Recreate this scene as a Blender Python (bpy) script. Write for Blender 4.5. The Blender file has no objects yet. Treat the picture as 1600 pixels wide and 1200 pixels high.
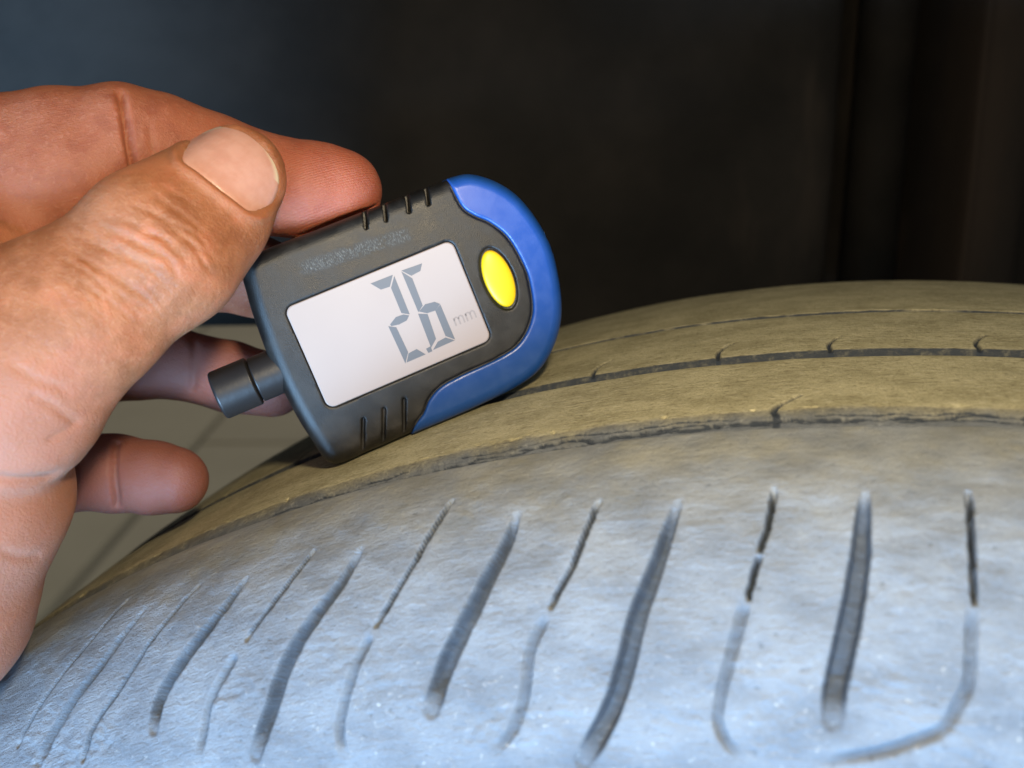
import bpy, math, random
import numpy as np
from mathutils import Matrix, Vector

# ------------------------------------------------------------------ scene, camera, world, light
scene = bpy.context.scene
COL = scene.collection
MM = 0.001
HFOV = math.radians(52.0)
FPX = 800.0 / math.tan(HFOV / 2)          # focal length in photo pixels (1600 wide)
CAM = np.array([0.0, 0.0, 0.7565])        # metres; ground is z = 0
PITCH, ROLL = math.radians(16.01), math.radians(-0.36)
cp, sp, cr, sr = math.cos(PITCH), math.sin(PITCH), math.cos(ROLL), math.sin(ROLL)
X0 = np.array([1.0, 0, 0]); Y0 = np.array([0, -sp, -cp]); FWD = np.array([0, cp, -sp])
RIGHT = cr * X0 - sr * Y0
DOWN = sr * X0 + cr * Y0


def cam_to_world(P):
    """camera-frame millimetres (right, down, depth) -> world metres"""
    P = np.asarray(P, float)
    return CAM + MM * (P[..., 0:1] * RIGHT + P[..., 1:2] * DOWN + P[..., 2:3] * FWD)


def at(px, py, depth):
    return np.array([(px - 800) / FPX * depth, (py - 600) / FPX * depth, depth])


cam_data = bpy.data.cameras.new('camera')
cam = bpy.data.objects.new('camera', cam_data)
COL.objects.link(cam)
cam.matrix_world = Matrix((
    (RIGHT[0], -DOWN[0], -FWD[0], CAM[0]),
    (RIGHT[1], -DOWN[1], -FWD[1], CAM[1]),
    (RIGHT[2], -DOWN[2], -FWD[2], CAM[2]), (0, 0, 0, 1)))
cam_data.sensor_width = 36.0
cam_data.angle = HFOV
cam_data.clip_start = 0.01
cam_data.clip_end = 60.0
cam_data.dof.use_dof = True
cam_data.dof.focus_distance = 0.206
cam_data.dof.aperture_fstop = 16.0
scene.camera = cam

world = bpy.data.worlds.new('World')
scene.world = world
world.use_nodes = True
bg = world.node_tree.nodes['Background']
bg.inputs['Color'].default_value = (0.90, 0.95, 1.0, 1)
bg.inputs['Strength'].default_value = 0.36


def area_light(name, loc, target, size, power, color, size_y=None):
    d = bpy.data.lights.new(name, 'AREA')
    d.energy = power
    d.color = color
    d.size = size
    if size_y:
        d.shape = 'RECTANGLE'; d.size_y = size_y
    o = bpy.data.objects.new(name, d)
    COL.objects.link(o)
    o.location = loc
    o.rotation_euler = (Vector(target) - Vector(loc)).to_track_quat('-Z', 'Y').to_euler()
    return o


# open daylight outside the wheel arch, low on the camera's side
area_light('daylight_opening', (-0.33, -0.84, 0.17), (0.05, 0.17, 0.66), 0.7, 58.0, (0.35, 0.63, 1.0), 0.5)
# phone torch next to the lens
area_light('phone_torch', tuple(cam_to_world([18.0, -58.0, 6.0])), tuple(cam_to_world(at(620, 520, 215))), 0.014, 0.54, (1.0, 0.81, 0.53))

scene.view_settings.view_transform = 'Standard'
scene.view_settings.look = 'None'
scene.view_settings.exposure = 0.0
scene.view_settings.gamma = 1.0
scene.view_settings.use_curve_mapping = False
scene.render.engine = 'CYCLES'
scene.cycles.use_denoising = True
scene.cycles.max_bounces = 6

random.seed(7)
RNG = np.random.default_rng(11)


# ------------------------------------------------------------------ node and mesh helpers
class Mat:
    def __init__(self, name):
        self.m = bpy.data.materials.new(name)
        self.m.use_nodes = True
        self.t = self.m.node_tree
        self.b = self.t.nodes['Principled BSDF']

    def n(self, kind, **kw):
        nd = self.t.nodes.new(kind)
        for k, v in kw.items():
            if k.startswith('i_'):
                key = k[2:]
                key = int(key) if key.isdigit() else key
                self.put(nd.inputs[key], v)
            else:
                setattr(nd, k, v)
        return nd

    def put(self, sock, v):
        if hasattr(v, 'bl_idname') and hasattr(v, 'links'):
            self.t.links.new(v, sock)
        elif isinstance(v, bpy.types.NodeSocket):
            self.t.links.new(v, sock)
        else:
            sock.default_value = v

    def set(self, key, v):
        self.put(self.b.inputs[key], v)

    def noise(self, vec, scale, detail=3.0, rough=0.55, dist=0.0):
        nd = self.n('ShaderNodeTexNoise')
        self.put(nd.inputs['Vector'], vec)
        nd.inputs['Scale'].default_value = scale
        nd.inputs['Detail'].default_value = detail
        nd.inputs['Roughness'].default_value = rough
        nd.inputs['Distortion'].default_value = dist
        return nd.outputs['Fac']

    def math(self, op, a, b=0.0, c=0.0):
        nd = self.n('ShaderNodeMath', operation=op)
        for s, v in zip(nd.inputs, (a, b, c)):
            self.put(s, v)
        return nd.outputs[0]

    def ramp(self, fac, lo, hi, a=0.0, b=1.0):
        nd = self.n('ShaderNodeMapRange')
        nd.interpolation_type = 'SMOOTHSTEP'
        for k, v in (('Value', fac), ('From Min', lo), ('From Max', hi), ('To Min', a), ('To Max', b)):
            self.put(nd.inputs[k], v)
        return nd.outputs['Result']

    def mix(self, fac, a, b, blend='MIX'):
        nd = self.n('ShaderNodeMix', data_type='RGBA', blend_type=blend)
        self.put(nd.inputs[0], fac)
        for s, v in ((nd.inputs[6], a), (nd.inputs[7], b)):
            if isinstance(v, tuple) and len(v) == 3:
                v = v + (1.0,)
            self.put(s, v)
        return nd.outputs[2]

    def scale(self, vec, s):
        nd = self.n('ShaderNodeMapping')
        self.put(nd.inputs['Vector'], vec)
        nd.inputs['Scale'].default_value = s
        return nd.outputs[0]

    def attr(self, name):
        nd = self.n('ShaderNodeAttribute', attribute_name=name)
        return nd.outputs

    def coord(self, which='Object'):
        return self.n('ShaderNodeTexCoord').outputs[which]

    def bump(self, h, strength, dist, normal=None):
        nd = self.n('ShaderNodeBump')
        self.put(nd.inputs['Height'], h)
        nd.inputs['Strength'].default_value = strength
        nd.inputs['Distance'].default_value = dist
        if normal is not None:
            self.put(nd.inputs['Normal'], normal)
        return nd.outputs[0]


def mesh_from(name, V, F, mat, parent=None, smooth=True, world=True, attrs=None):
    V = np.asarray(V, np.float32)
    me = bpy.data.meshes.new(name)
    if isinstance(F, np.ndarray):
        me.vertices.add(len(V))
        me.vertices.foreach_set('co', V.ravel())
        k = F.shape[1]
        me.loops.add(F.size)
        me.loops.foreach_set('vertex_index', F.astype(np.int32).ravel())
        me.polygons.add(len(F))
        me.polygons.foreach_set('loop_start', np.arange(0, F.size, k, dtype=np.int32))
        me.polygons.foreach_set('loop_total', np.full(len(F), k, dtype=np.int32))
        me.update(calc_edges=True)
    else:
        me.from_pydata([tuple(map(float, v)) for v in V], [], F)
        me.update()
    me.polygons.foreach_set('use_smooth', np.full(len(me.polygons), smooth))
    for an, arr in (attrs or {}).items():
        arr = np.asarray(arr, np.float32)
        if arr.ndim == 2:
            at_ = me.attributes.new(an, 'FLOAT_VECTOR', 'POINT'); at_.data.foreach_set('vector', arr.ravel())
        else:
            at_ = me.attributes.new(an, 'FLOAT', 'POINT'); at_.data.foreach_set('value', arr)
    if mat:
        me.materials.append(mat)
    o = bpy.data.objects.new(name, me)
    COL.objects.link(o)
    if parent:
        o.parent = parent
        if world:
            o.matrix_parent_inverse = parent.matrix_world.inverted()
    return o


def empty(name, loc):
    o = bpy.data.objects.new(name, None)
    COL.objects.link(o)
    o.location = tuple(loc)
    o.empty_display_size = 0.02
    o.matrix_world = Matrix.Translation(Vector(tuple(map(float, loc))))
    return o


def tag(o, label, cat, group=None):
    o['label'] = label; o['category'] = cat
    if group:
        o['group'] = group


def structure(o):
    o['kind'] = 'structure'


def surface_nets(D, origin, h):
    """quads of the zero level set of a sampled distance field"""
    S = D < 0
    nx, ny, nz = D.shape
    c = np.zeros((nx - 1, ny - 1, nz - 1), np.uint8)
    offs = [(i, j, k) for i in (0, 1) for j in (0, 1) for k in (0, 1)]
    for i, j, k in offs:
        c += S[i:nx - 1 + i, j:ny - 1 + j, k:nz - 1 + k]
    act = np.argwhere((c > 0) & (c < 8))
    vals = np.stack([D[act[:, 0] + i, act[:, 1] + j, act[:, 2] + k] for i, j, k in offs], 1)
    offa = np.array(offs, float)
    acc = np.zeros((len(act), 3)); cnt = np.zeros(len(act))
    for a in range(8):
        for b in range(a + 1, 8):
            if abs(offa[a] - offa[b]).sum() == 1:
                m = (vals[:, a] < 0) != (vals[:, b] < 0)
                t = vals[m, a] / (vals[m, a] - vals[m, b])
                acc[m] += offa[a] + t[:, None] * (offa[b] - offa[a]); cnt[m] += 1
    V = np.asarray(origin) + h * (act + acc / cnt[:, None])
    idx = np.full((nx - 1, ny - 1, nz - 1), -1, np.int32)
    idx[act[:, 0], act[:, 1], act[:, 2]] = np.arange(len(act))
    faces = []
    for ax in range(3):
        A = np.take(S, range(0, D.shape[ax] - 1), ax); B = np.take(S, range(1, D.shape[ax]), ax)
        e = np.argwhere(A != B)
        o1, o2 = [x for x in range(3) if x != ax]
        ok = (e[:, o1] > 0) & (e[:, o2] > 0) & (e[:, o1] < D.shape[o1] - 1) & (e[:, o2] < D.shape[o2] - 1)
        e = e[ok]
        fl = A[e[:, 0], e[:, 1], e[:, 2]]
        q = []
        for d1, d2 in ((0, 0), (-1, 0), (-1, -1), (0, -1)):
            ee = e.copy(); ee[:, o1] += d1; ee[:, o2] += d2
            q.append(idx[ee[:, 0], ee[:, 1], ee[:, 2]])
        q = np.stack(q, 1)
        flip = fl if ax != 1 else ~fl
        q[flip] = q[flip][:, ::-1]
        faces.append(q)
    F = np.concatenate(faces)
    return V, F[:, ::-1]


def vert_normals(V, F):
    n = np.cross(V[F[:, 2]] - V[F[:, 0]], V[F[:, 3]] - V[F[:, 1]])
    N = np.zeros_like(V)
    for k in range(4):
        for a in range(3):
            N[:, a] += np.bincount(F[:, k], n[:, a], len(V))
    return N / np.maximum(np.linalg.norm(N, axis=1, keepdims=True), 1e-12)


def smin(a, b, k):
    h = np.maximum(k - np.abs(a - b), 0) / k
    return np.minimum(a, b) - h * h * k * 0.25


def poly_dist(Q, P):
    """distance of points Q (n,2) to polyline P, and the fraction of length along it"""
    best = np.full(len(Q), 1e9); frac = np.zeros(len(Q))
    P = np.asarray(P, float)
    L = np.concatenate([[0], np.cumsum(np.linalg.norm(np.diff(P, axis=0), axis=1))])
    for i in range(len(P) - 1):
        a, b = P[i], P[i + 1]; ab = b - a
        h = np.clip(((Q - a) @ ab) / max(ab @ ab, 1e-9), 0, 1)
        d = np.linalg.norm(Q - a - h[:, None] * ab, axis=1)
        m = d < best
        best[m] = d[m]; frac[m] = (L[i] + h[m] * (L[i + 1] - L[i])) / L[-1]
    return best, frac


def spline(P, n=8, closed=False):
    P = np.asarray(P, float)
    out = []
    m = len(P)
    for i in range(m if closed else m - 1):
        g = (lambda j: P[j % m]) if closed else (lambda j: P[min(max(j, 0), m - 1)])
        p0, p1, p2, p3 = g(i - 1), g(i), g(i + 1), g(i + 2)
        for t in np.linspace(0, 1, n, endpoint=False):
            out.append(0.5 * ((2 * p1) + (p2 - p0) * t + (2 * p0 - 5 * p1 + 4 * p2 - p3) * t * t + (3 * p1 - p0 - 3 * p2 + p3) * t ** 3))
    if not closed:
        out.append(P[-1])
    return np.array(out)


def sstep(x, a, b):
    t = np.clip((x - a) / (b - a), 0, 1)
    return t * t * (3 - 2 * t)


def vnoise(x, y, seed=0):
    """cheap smooth 2D value noise, -1..1"""
    r = np.random.default_rng(seed).uniform(-1, 1, (257, 257))
    xi = np.floor(x).astype(int); yi = np.floor(y).astype(int)
    fx = x - xi; fy = y - yi
    fx = fx * fx * (3 - 2 * fx); fy = fy * fy * (3 - 2 * fy)
    g = lambda i, j: r[i % 257, j % 257]
    return (g(xi, yi) * (1 - fx) + g(xi + 1, yi) * fx) * (1 - fy) + (g(xi, yi + 1) * (1 - fx) + g(xi + 1, yi + 1) * fx) * fy


# ------------------------------------------------------------------ ground: paving seen under the car
m = Mat('paving_stone')
c = m.coord()
n1 = m.noise(c, 3.0, 5); n2 = m.noise(c, 40.0, 3)
m.set('Base Color', m.mix(n1, (0.275, 0.215, 0.125), (0.42, 0.335, 0.205)))
m.set('Roughness', 0.95)
m.set('Normal', m.bump(n2, 0.4, 0.004))
MAT_SLAB = m.m
m = Mat('sandy_joint')
m.set('Base Color', (0.23, 0.19, 0.12, 1)); m.set('Roughness', 1.0)
MAT_JOINT = m.m
V = [(-8, -3, 0), (8, -3, 0), (8, 12, 0), (-8, 12, 0)]
ground = mesh_from('ground', V, [(0, 1, 2, 3)], MAT_JOINT, smooth=False)
structure(ground)
sl = 0.30; sly = 1.7
bv = [(-.5, -.5, 0), (.5, -.5, 0), (.5, .5, 0), (-.5, .5, 0)]
sv = [(x * (sl - 0.015), y * (sly - 0.015), 0.004) for x, y, z in bv] + [(x * (sl - 0.025), y * (sly - 0.025), 0.012) for x, y, z in bv]
slab_mesh = None
for i in range(-11, 4):
    for j in range(0, 3):
        if slab_mesh is None:
            o = mesh_from('paving_slab', sv, [(4, 5, 6, 7), (0, 1, 5, 4), (1, 2, 6, 5), (2, 3, 7, 6), (3, 0, 4, 7)], MAT_SLAB, ground, smooth=False)
            slab_mesh = o.data
        else:
            o = bpy.data.objects.new('paving_slab', slab_mesh); COL.objects.link(o); o.parent = ground
        o.location = (i * sl + 0.07, 1.3 + j * sly + (i % 2) * .7, random.uniform(-.002, .001))
        o.rotation_euler = (random.uniform(-.006, .006), random.uniform(-.006, .006), random.uniform(-.01, .01))


# ------------------------------------------------------------------ tyre
R = 350.0
YAW, CAMBER = math.radians(15.0), math.radians(2.30)
TC = np.array([47.9, 0, -407.2])                    # millimetres, relative to the camera point
AX = np.array([math.sin(YAW), math.cos(YAW) * math.cos(CAMBER), math.sin(CAMBER)]); AX /= np.linalg.norm(AX)
E1 = np.array([math.cos(YAW), -math.sin(YAW), 0]); E2 = np.cross(E1, AX)
SH = 46.0                                            # shoulder rounding radius
SC = 172.0                                           # axial place where the shoulder begins


def s_to_p(s):
    s = np.asarray(s, float)
    return np.where(s < SC, -SH * np.arcsin(np.clip((SC - s) / SH, 0, 1)), s - SC)


# profile: parameter p (mm along the section) -> axial s, radial drop
def profile(p):
    s = np.empty_like(p); dr = np.empty_like(p)
    q = -SH * math.pi / 2
    a = p < q
    x = q - p[a]                                     # mm down the near sidewall
    s[a] = SC - SH - 5 * np.sin(np.clip(x / 95, 0, 1) * math.pi) + 16 * np.clip((x - 55) / 45, 0, 1) ** 2
    dr[a] = SH + x
    b = (p >= q) & (p < 0)
    ph = -p[b] / SH
    s[b] = SC - SH * np.sin(ph); dr[b] = SH - SH * np.cos(ph)
    c_ = (p >= 0) & (p < 130)
    s[c_] = SC + p[c_]
    dr[c_] = np.clip(s[c_] - 215, 0, None) ** 2 / 1120.0
    d = p >= 130
    x = p[d] - 130
    d0 = (SC + 130 - 215) ** 2 / 1120.0
    ph = np.clip(x / 40.0, 0, math.pi / 2 - 0.15)
    rest = np.clip(x - 40 * (math.pi / 2 - 0.15), 0, None)
    s[d] = SC + 130 + 40 * np.sin(ph) + 0.1 * rest - 22 * np.clip((rest - 45) / 45, 0, 1) ** 2
    dr[d] = d0 + 40 * (1 - np.cos(ph)) + 0.15 * x.clip(0, 20) + rest
    return s, dr


def seg(a, b, st):
    return np.arange(a, b, st)


pr = np.concatenate([
    seg(-170, -74, 4.0), seg(-74, -2.9, 0.30), seg(-2.9, 8.0, 0.12), seg(8.0, 34.0, 0.35), seg(34.0, 43.0, 0.2),
    seg(43, 70, 0.6), seg(70, 76, 0.25), seg(76, 132, 0.9), seg(132, 280, 4.0)])
tv = np.concatenate([np.linspace(-48, 18, 1330, endpoint=False), np.linspace(18, 312, 200, endpoint=False)])
tv = np.radians(tv)
NT, NP = len(tv), len(pr)
s_, dr_ = profile(pr)
ds = np.gradient(s_, pr); dd = np.gradient(dr_, pr)
nl = np.hypot(ds, dd); n_s, n_r = -dd / nl * -1, ds / nl   # outward normal: radial +ds, axial = d(dr)/dp
n_s = dd / nl
T, Pp = np.meshgrid(tv, pr, indexing='ij')
Tw = np.where(T > math.pi, T - 2 * math.pi, T)
AM = Tw * R                                          # mm round the tyre
dep = np.zeros_like(T)                               # inward depth


def carve(fn_depth, sl=None):
    np.maximum(dep, fn_depth, out=dep)


wob = lambda sc, seed, amp: amp * vnoise(AM / sc + 100, Pp * 0 + seed, seed)
# circumferential grooves (near lip, far lip, depth)
e = wob(14, 3, .35) + wob(3.1, 4, .18)
pn, pf = -3.2 + wob(30, 5, .5), 6.1 + e
g3 = 3.6 * sstep(Pp, pn - .2, pn + 1.2) * (1 - sstep(Pp, 0.2 + e * .3, pf))
carve(g3)
carve(3.2 * sstep(Pp, 34.6, 35.6) * (1 - sstep(Pp, 37.8, 40.6 + .6 * e)))
carve(2.0 * sstep(Pp, 71.2, 72.2) * (1 - sstep(Pp, 73.6, 74.4 + .4 * e)))
carve(1.0 * sstep(Pp, 121, 122) * (1 - sstep(Pp, 123, 124.5)))


cav = np.where(Pp > 20, 1.0, .62) * np.clip(dep / np.where(Pp > 20, .16, .25), 0, 1)                # shade painted into the main grooves, over their unworn black rubber


def line_feature(pts, width, depth, prof='v', taper=None, jitter=0.15, thin=False):
    P = np.array([(math.radians(t) * R, float(s_to_p(s))) for t, s in pts])
    if len(P) > 2:
        P = spline(P, 6)
    lo = P.min(0) - width * 2 - 2; hi = P.max(0) + width * 2 + 2
    msk = (AM > lo[0]) & (AM < hi[0]) & (Pp > lo[1]) & (Pp < hi[1])
    if not msk.any():
        return
    Q = np.stack([AM[msk], Pp[msk]], 1)
    jx = jitter * vnoise(Q[:, 1] / 2.6 + 50, Q[:, 0] / 5 + 9, 21)
    if width < 1.2:
        jx = jx + .5 * jitter * vnoise(Q[:, 1] / .9, Q[:, 0] / 3, 22)
    Q[:, 0] += jx
    d, fr = poly_dist(Q, P)
    w = width / 2
    if taper is not None:
        w = w * np.interp(fr, np.linspace(0, 1, len(taper)), taper)
    if prof == 'v':
        f = 1 - sstep(d, w * .5, w + .18)
    else:
        f = 1 - sstep(d, w * .62, w + .2)
    if prof == 'c':
        f = f * (1 - sstep(fr, .72, 1.0)) * sstep(fr, 0, .1)
    elif prof == 'u':
        f = f * sstep(fr, -.02, .2) * (1 - .85 * sstep(fr, .8, 1.0))
    else:
        f = f * (.35 + .65 * sstep(fr, 0, .12))
    dep[msk] = np.maximum(dep[msk], depth * f)
    if prof == 'c':
        cav[msk] = np.maximum(cav[msk], .58 * (1 - sstep(d, w * .2, w + .5)) * sstep(fr, 0, .08) * (1 - sstep(fr, .8, 1.0)))  # painted shade so the shallow channels look recessed
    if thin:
        cav[msk] = np.maximum(cav[msk], 1.2 * (1 - sstep(d, w * .6, w + .3)))  # shade of these fine cuts is painted in, the relief stays shallow
    elif depth > 2:                                    # dust-free black rubber inside the cuts, darkened further by painted shade
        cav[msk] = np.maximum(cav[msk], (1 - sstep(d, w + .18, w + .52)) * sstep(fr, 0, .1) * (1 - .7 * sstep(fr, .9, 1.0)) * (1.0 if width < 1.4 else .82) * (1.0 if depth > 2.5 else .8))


narrow = [
    [(-3.27, 152.6), (-3.32, 145), (-3.37, 138.7)],
    [(-7.72, 152.9), (-7.92, 146.3), (-8.07, 143.9)], [(-8.12, 143.2), (-8.37, 138.6)],
    [(-12.17, 152.9), (-12.68, 144.4), (-13.33, 138.7)],
    [(-16.53, 157.8), (-16.73, 154.8), (-17.43, 145.9), (-18.38, 139.3)],
    [(-20.83, 153.3), (-21.63, 146.9), (-22.73, 141.3)],
    [(-25.08, 153.5), (-26.23, 147.1), (-27.54, 140.7), (-28.59, 137.1), (-29.24, 133.8)],
    [(-28.4, 157.5), (-29.6, 150.3), (-31.2, 143.5), (-32.3, 138.7)]]
channels = [
    [(-3.42, 138.7), (-3.52, 132.8), (-3.77, 131.1), (-4.17, 129.6), (-5.17, 128.6), (-6.17, 128.1), (-7.37, 127.8)],
    [(-8.42, 138.6), (-8.77, 134.8), (-9.12, 131.3), (-9.27, 129.5), (-9.02, 128.4), (-8.57, 127.8)],
    [(-13.43, 138), (-13.98, 134.7), (-14.18, 131.7), (-14.63, 129.5), (-15.48, 128.1)],
    [(-18.53, 138.6), (-19.03, 135.6), (-19.43, 132.9), (-19.73, 130.8), (-19.73, 128.9)],
    [(-23.03, 139.9), (-23.98, 135.7), (-24.43, 132.5), (-24.73, 130.7)]]
wide = [
    ([(-5.57, 152.3), (-5.77, 143.8), (-6.12, 136), (-6.47, 131.4), (-6.57, 129.8)], 3.4),
    ([(-10.07, 152), (-10.47, 144.4), (-11.02, 138), (-11.47, 133.2), (-12.02, 129.9), (-12.83, 127.8)], 3.2),
    ([(-14.4, 152.6), (-14.7, 146.9), (-15.48, 139.6), (-16.33, 134.4), (-16.88, 131.1)], 3.2),
    ([(-19.13, 151.5), (-19.68, 145.7), (-20.83, 139.5), (-21.48, 135.9), (-21.98, 132.8), (-22.63, 130.2)], 2.9),
    ([(-23.03, 151.8), (-23.93, 145.9), (-25.23, 140.5), (-25.93, 137.4), (-26.23, 134.4)], 2.7),
    ([(-27.2, 152.8), (-28.6, 145.2), (-30.04, 140.0), (-31.24, 135.6)], 2.6)]
for i_, P_ in enumerate(narrow):
    line_feature(P_, 0.46, 4.0 if i_ < 6 else 2.1)
for P_ in channels:
    line_feature(P_, 1.6, 0.9, 'c')
for i_, (P_, w_) in enumerate(wide):
    line_feature(P_, w_ - .5, 3.2 if i_ < 5 else 2.1, 'u', taper=[.35, .7, .9, 1, 1.05, 1.0])
for t0 in (1.17, 5.61, 10.06, 14.5, -37.0, -41.4):      # the same pitch carried on to both sides of the view
    line_feature([(t0, 153), (t0 - .7, 145), (t0 - 1.3, 138.7)], 0.46, 4.0)
    line_feature([(t0 - 2.3, 152), (t0 - 2.6, 143), (t0 - 3.0, 135), (t0 - 3.3, 130)], 2.9, 3.2, 'u')
# little curved sipes on the second rib's edge
for t0 in np.arange(-42, 19, 4.05):
    t0 = t0 - .35 + .25 * math.sin(t0 * 3.7)
    if -19 < t0 < -16:
        continue                                     # under the gauge
    line_feature([(t0, 211), (t0 - .05, 216), (t0 + .16, 220), (t0 + .40, 222)], .75, .9, taper=[1.3, 1.0, .7, .2], jitter=.05, thin=True)
# the split across the first rib and the cracks along the groove wall
line_feature([(-7.05, 184.5), (-7.37, 182.3), (-7.80, 177.6), (-7.70, 175.5), (-7.86, 172.5)], .95, 1.0, taper=[.35, .7, 1.2, 1.2, 1.1], jitter=.3, thin=True)
for k, (pa, t0, t1) in enumerate([(3.2, -24, 0), (3.6, -22, -7.9), (3.7, -7.8, 1), (4.2, -17, -9), (3.4, -14, -2), (4.1, -6.5, -1), (2.9, -19, -6)]):
    tt = np.linspace(t0, t1, int((t1 - t0) * 9))
    yy = pa + .34 * vnoise(tt * 1.1, tt * 0 + k * 7.3, 31) + .13 * vnoise(tt * 3.6, tt * 0 + k, 32)
    yy += 0.9 * np.exp(-((tt + 7.85) / 1.3) ** 2) * (3.6 - pa) * .8
    P_ = [(a_, SC + b_) for a_, b_ in zip(tt, yy)]
    Pm = np.array([(math.radians(t) * R, s - SC) for t, s in P_])
    lo, hi = Pm.min(0) - 1, Pm.max(0) + 1
    msk = (AM > lo[0]) & (AM < hi[0]) & (Pp > lo[1]) & (Pp < hi[1])
    d_ = np.abs(Pp[msk] - np.interp(AM[msk], Pm[:, 0], Pm[:, 1]))
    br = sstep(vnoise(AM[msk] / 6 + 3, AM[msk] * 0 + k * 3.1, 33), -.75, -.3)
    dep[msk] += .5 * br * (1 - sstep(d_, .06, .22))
    cav[msk] = np.maximum(cav[msk], 1.3 * br * (1 - sstep(d_, .08, .20)))  # crack lines darkened with painted shade
# general unevenness: worn ribs, ripples and scuffs on the shoulder
dens = (Tw > math.radians(-48.5)) & (Tw < math.radians(18.5))
shm = sstep(-Pp, 4, 22) * (Pp > -76)
und = 0.22 * vnoise(AM / 9, Pp / 9, 41) + .10 * vnoise(AM / 3.3, Pp / 2.6, 42)
scf = vnoise(AM / 2.4 + 6 * vnoise(AM / 15, Pp / 15, 47), Pp / 1.0, 43) * .6 + vnoise(AM / 1.3, Pp / .7, 44) * .4
low = sstep(-Pp, 28, 44) * (Pp > -76)
scm = sstep(vnoise(AM / 8, Pp / 6, 45), -.2, .6)
dep_und = und * (.35 + .65 * shm) + shm * (.04 + .20 * low * scm) * scf * 1.2
chip = sstep(vnoise(AM / 1.7 + 30, Pp / 1.5, 46), .55, .9) * np.exp(-((Pp - pf) / 1.1) ** 2) * .45
tot = dep + np.where(dens, dep_und + chip, 0)

rad = (R - dr_)[None, :] - tot * n_r[None, :]
axs = s_[None, :] - tot * n_s[None, :]
rad = np.broadcast_to(rad, T.shape); axs = np.broadcast_to(axs, T.shape)
PW = TC + AX * axs[..., None] + rad[..., None] * (np.sin(T)[..., None] * E1 + np.cos(T)[..., None] * E2)
PW = PW * MM + CAM

# dust: earth-coloured on the tread, thinning out over the shoulder
dust = sstep(Pp, -30, -6) * .42 + sstep(Pp, 1.5, 7.5) * .58
dust = dust + .16 * vnoise(AM / 7 + 5, Pp / 5, 51) + .1 * vnoise(AM / 2, Pp / 2, 52)
dust -= .30 * np.exp(-((Pp - 2.5) / 2.6) ** 2)
dust = np.clip(dust, 0, 1)


m = Mat('dusty_worn_rubber')
uv = m.attr('tread_mm')[1]
du = m.attr('dust')[2]
sepuv = m.n('ShaderNodeSeparateXYZ'); m.put(sepuv.inputs[0], uv)
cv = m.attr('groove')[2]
na = m.noise(m.scale(uv, (.07, .12, 1)), 1.0, 6, .62)
nb = m.noise(m.scale(uv, (.45, .9, 1)), 1.0, 6, .68)
nc = m.noise(m.scale(uv, (1.6, 3.0, 1)), 1.0, 5, .75)
nd = m.noise(m.scale(uv, (.55, .75, 1)), 1.0, 6, .8, .4)
rub = m.mix(m.ramp(na, .3, .7), (0.185, 0.208, 0.240), (0.290, 0.320, 0.358))  # grey tinted blue, part of the daylight's cast put into the colour
rub = m.mix(m.ramp(nb, .58, .80), rub, (0.46, 0.49, 0.53))
rub = m.mix(m.ramp(nb, .42, .25), rub, (0.075, 0.085, 0.10))
rub = m.mix(m.math('MULTIPLY', m.ramp(nc, .54, .70), .32), rub, (0.36, 0.39, 0.43))
rub = m.mix(m.math('MULTIPLY', m.ramp(nc, .46, .32), .42), rub, (0.07, 0.078, 0.09))
rub = m.mix(m.math('MULTIPLY', m.ramp(nd, .605, .66), m.ramp(sepuv.outputs[1], -38, -50, .12, .9)), rub, (0.60, 0.60, 0.58))
earth = m.mix(m.ramp(na, .35, .65), (0.36, 0.325, 0.190), (0.53, 0.485, 0.30))
earth = m.mix(m.math('MULTIPLY', m.ramp(nb, .52, .66), .7), earth, (0.60, 0.56, 0.38))
earth = m.mix(m.math('MULTIPLY', m.ramp(nb, .47, .34), .6), earth, (0.19, 0.165, 0.09))
earth = m.mix(m.math('MULTIPLY', m.ramp(nc, .49, .34), .8), earth, (0.12, 0.095, 0.048))
earth = m.mix(m.math('MULTIPLY', m.ramp(nc, .56, .68), .6), earth, (0.58, 0.52, 0.34))
scl = m.noise(m.scale(uv, (.16, 2.6, 1)), 1.0, 4, .7, .25)
rub = m.mix(m.math('MULTIPLY', m.ramp(scl, .62, .72), .3), rub, (0.44, 0.465, 0.50))
rub = m.mix(m.math('MULTIPLY', m.ramp(scl, .38, .30), .4), rub, (0.085, 0.095, 0.115))
pale = m.mix(m.ramp(na, .35, .65), (0.23, 0.222, 0.165), (0.34, 0.332, 0.265))
pale = m.mix(m.math('MULTIPLY', m.ramp(nc, .50, .34), .7), pale, (0.12, 0.118, 0.095))
earth = m.mix(m.ramp(sepuv.outputs[1], -1.0, 5.0), pale, earth)
col = m.mix(m.ramp(m.math('ADD', du, m.math('MULTIPLY', m.math('SUBTRACT', nb, .5), .4)), .1, .9), rub, earth)
col = m.mix(m.math('MULTIPLY', cv, m.ramp(nb, .75, .45, .75, .97)), col, (0.027, 0.037, 0.054))      # bare rubber plus painted shade in the cuts
m.set('Base Color', col)
m.set('Roughness', m.math('ADD', m.ramp(nb, .3, .7, .52, .36), m.math('MULTIPLY', du, .25)))
m.set('Specular IOR Level', .45)
hh = m.math('ADD', m.math('ADD', m.math('MULTIPLY', nb, .7), m.math('MULTIPLY', nc, .35)), m.math('MULTIPLY', scl, .15))
m.set('Normal', m.bump(hh, .8, .0012))
MAT_RUBBER = m.m

tyre = empty('car_tyre', (TC + AX * 215 - E2 * R) * MM + CAM)
tag(tyre, 'worn dusty car tyre with cracked tread groove and slotted shoulder', 'tyre')
UVW = np.stack([AM, Pp, np.zeros_like(AM)], -1)


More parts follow.
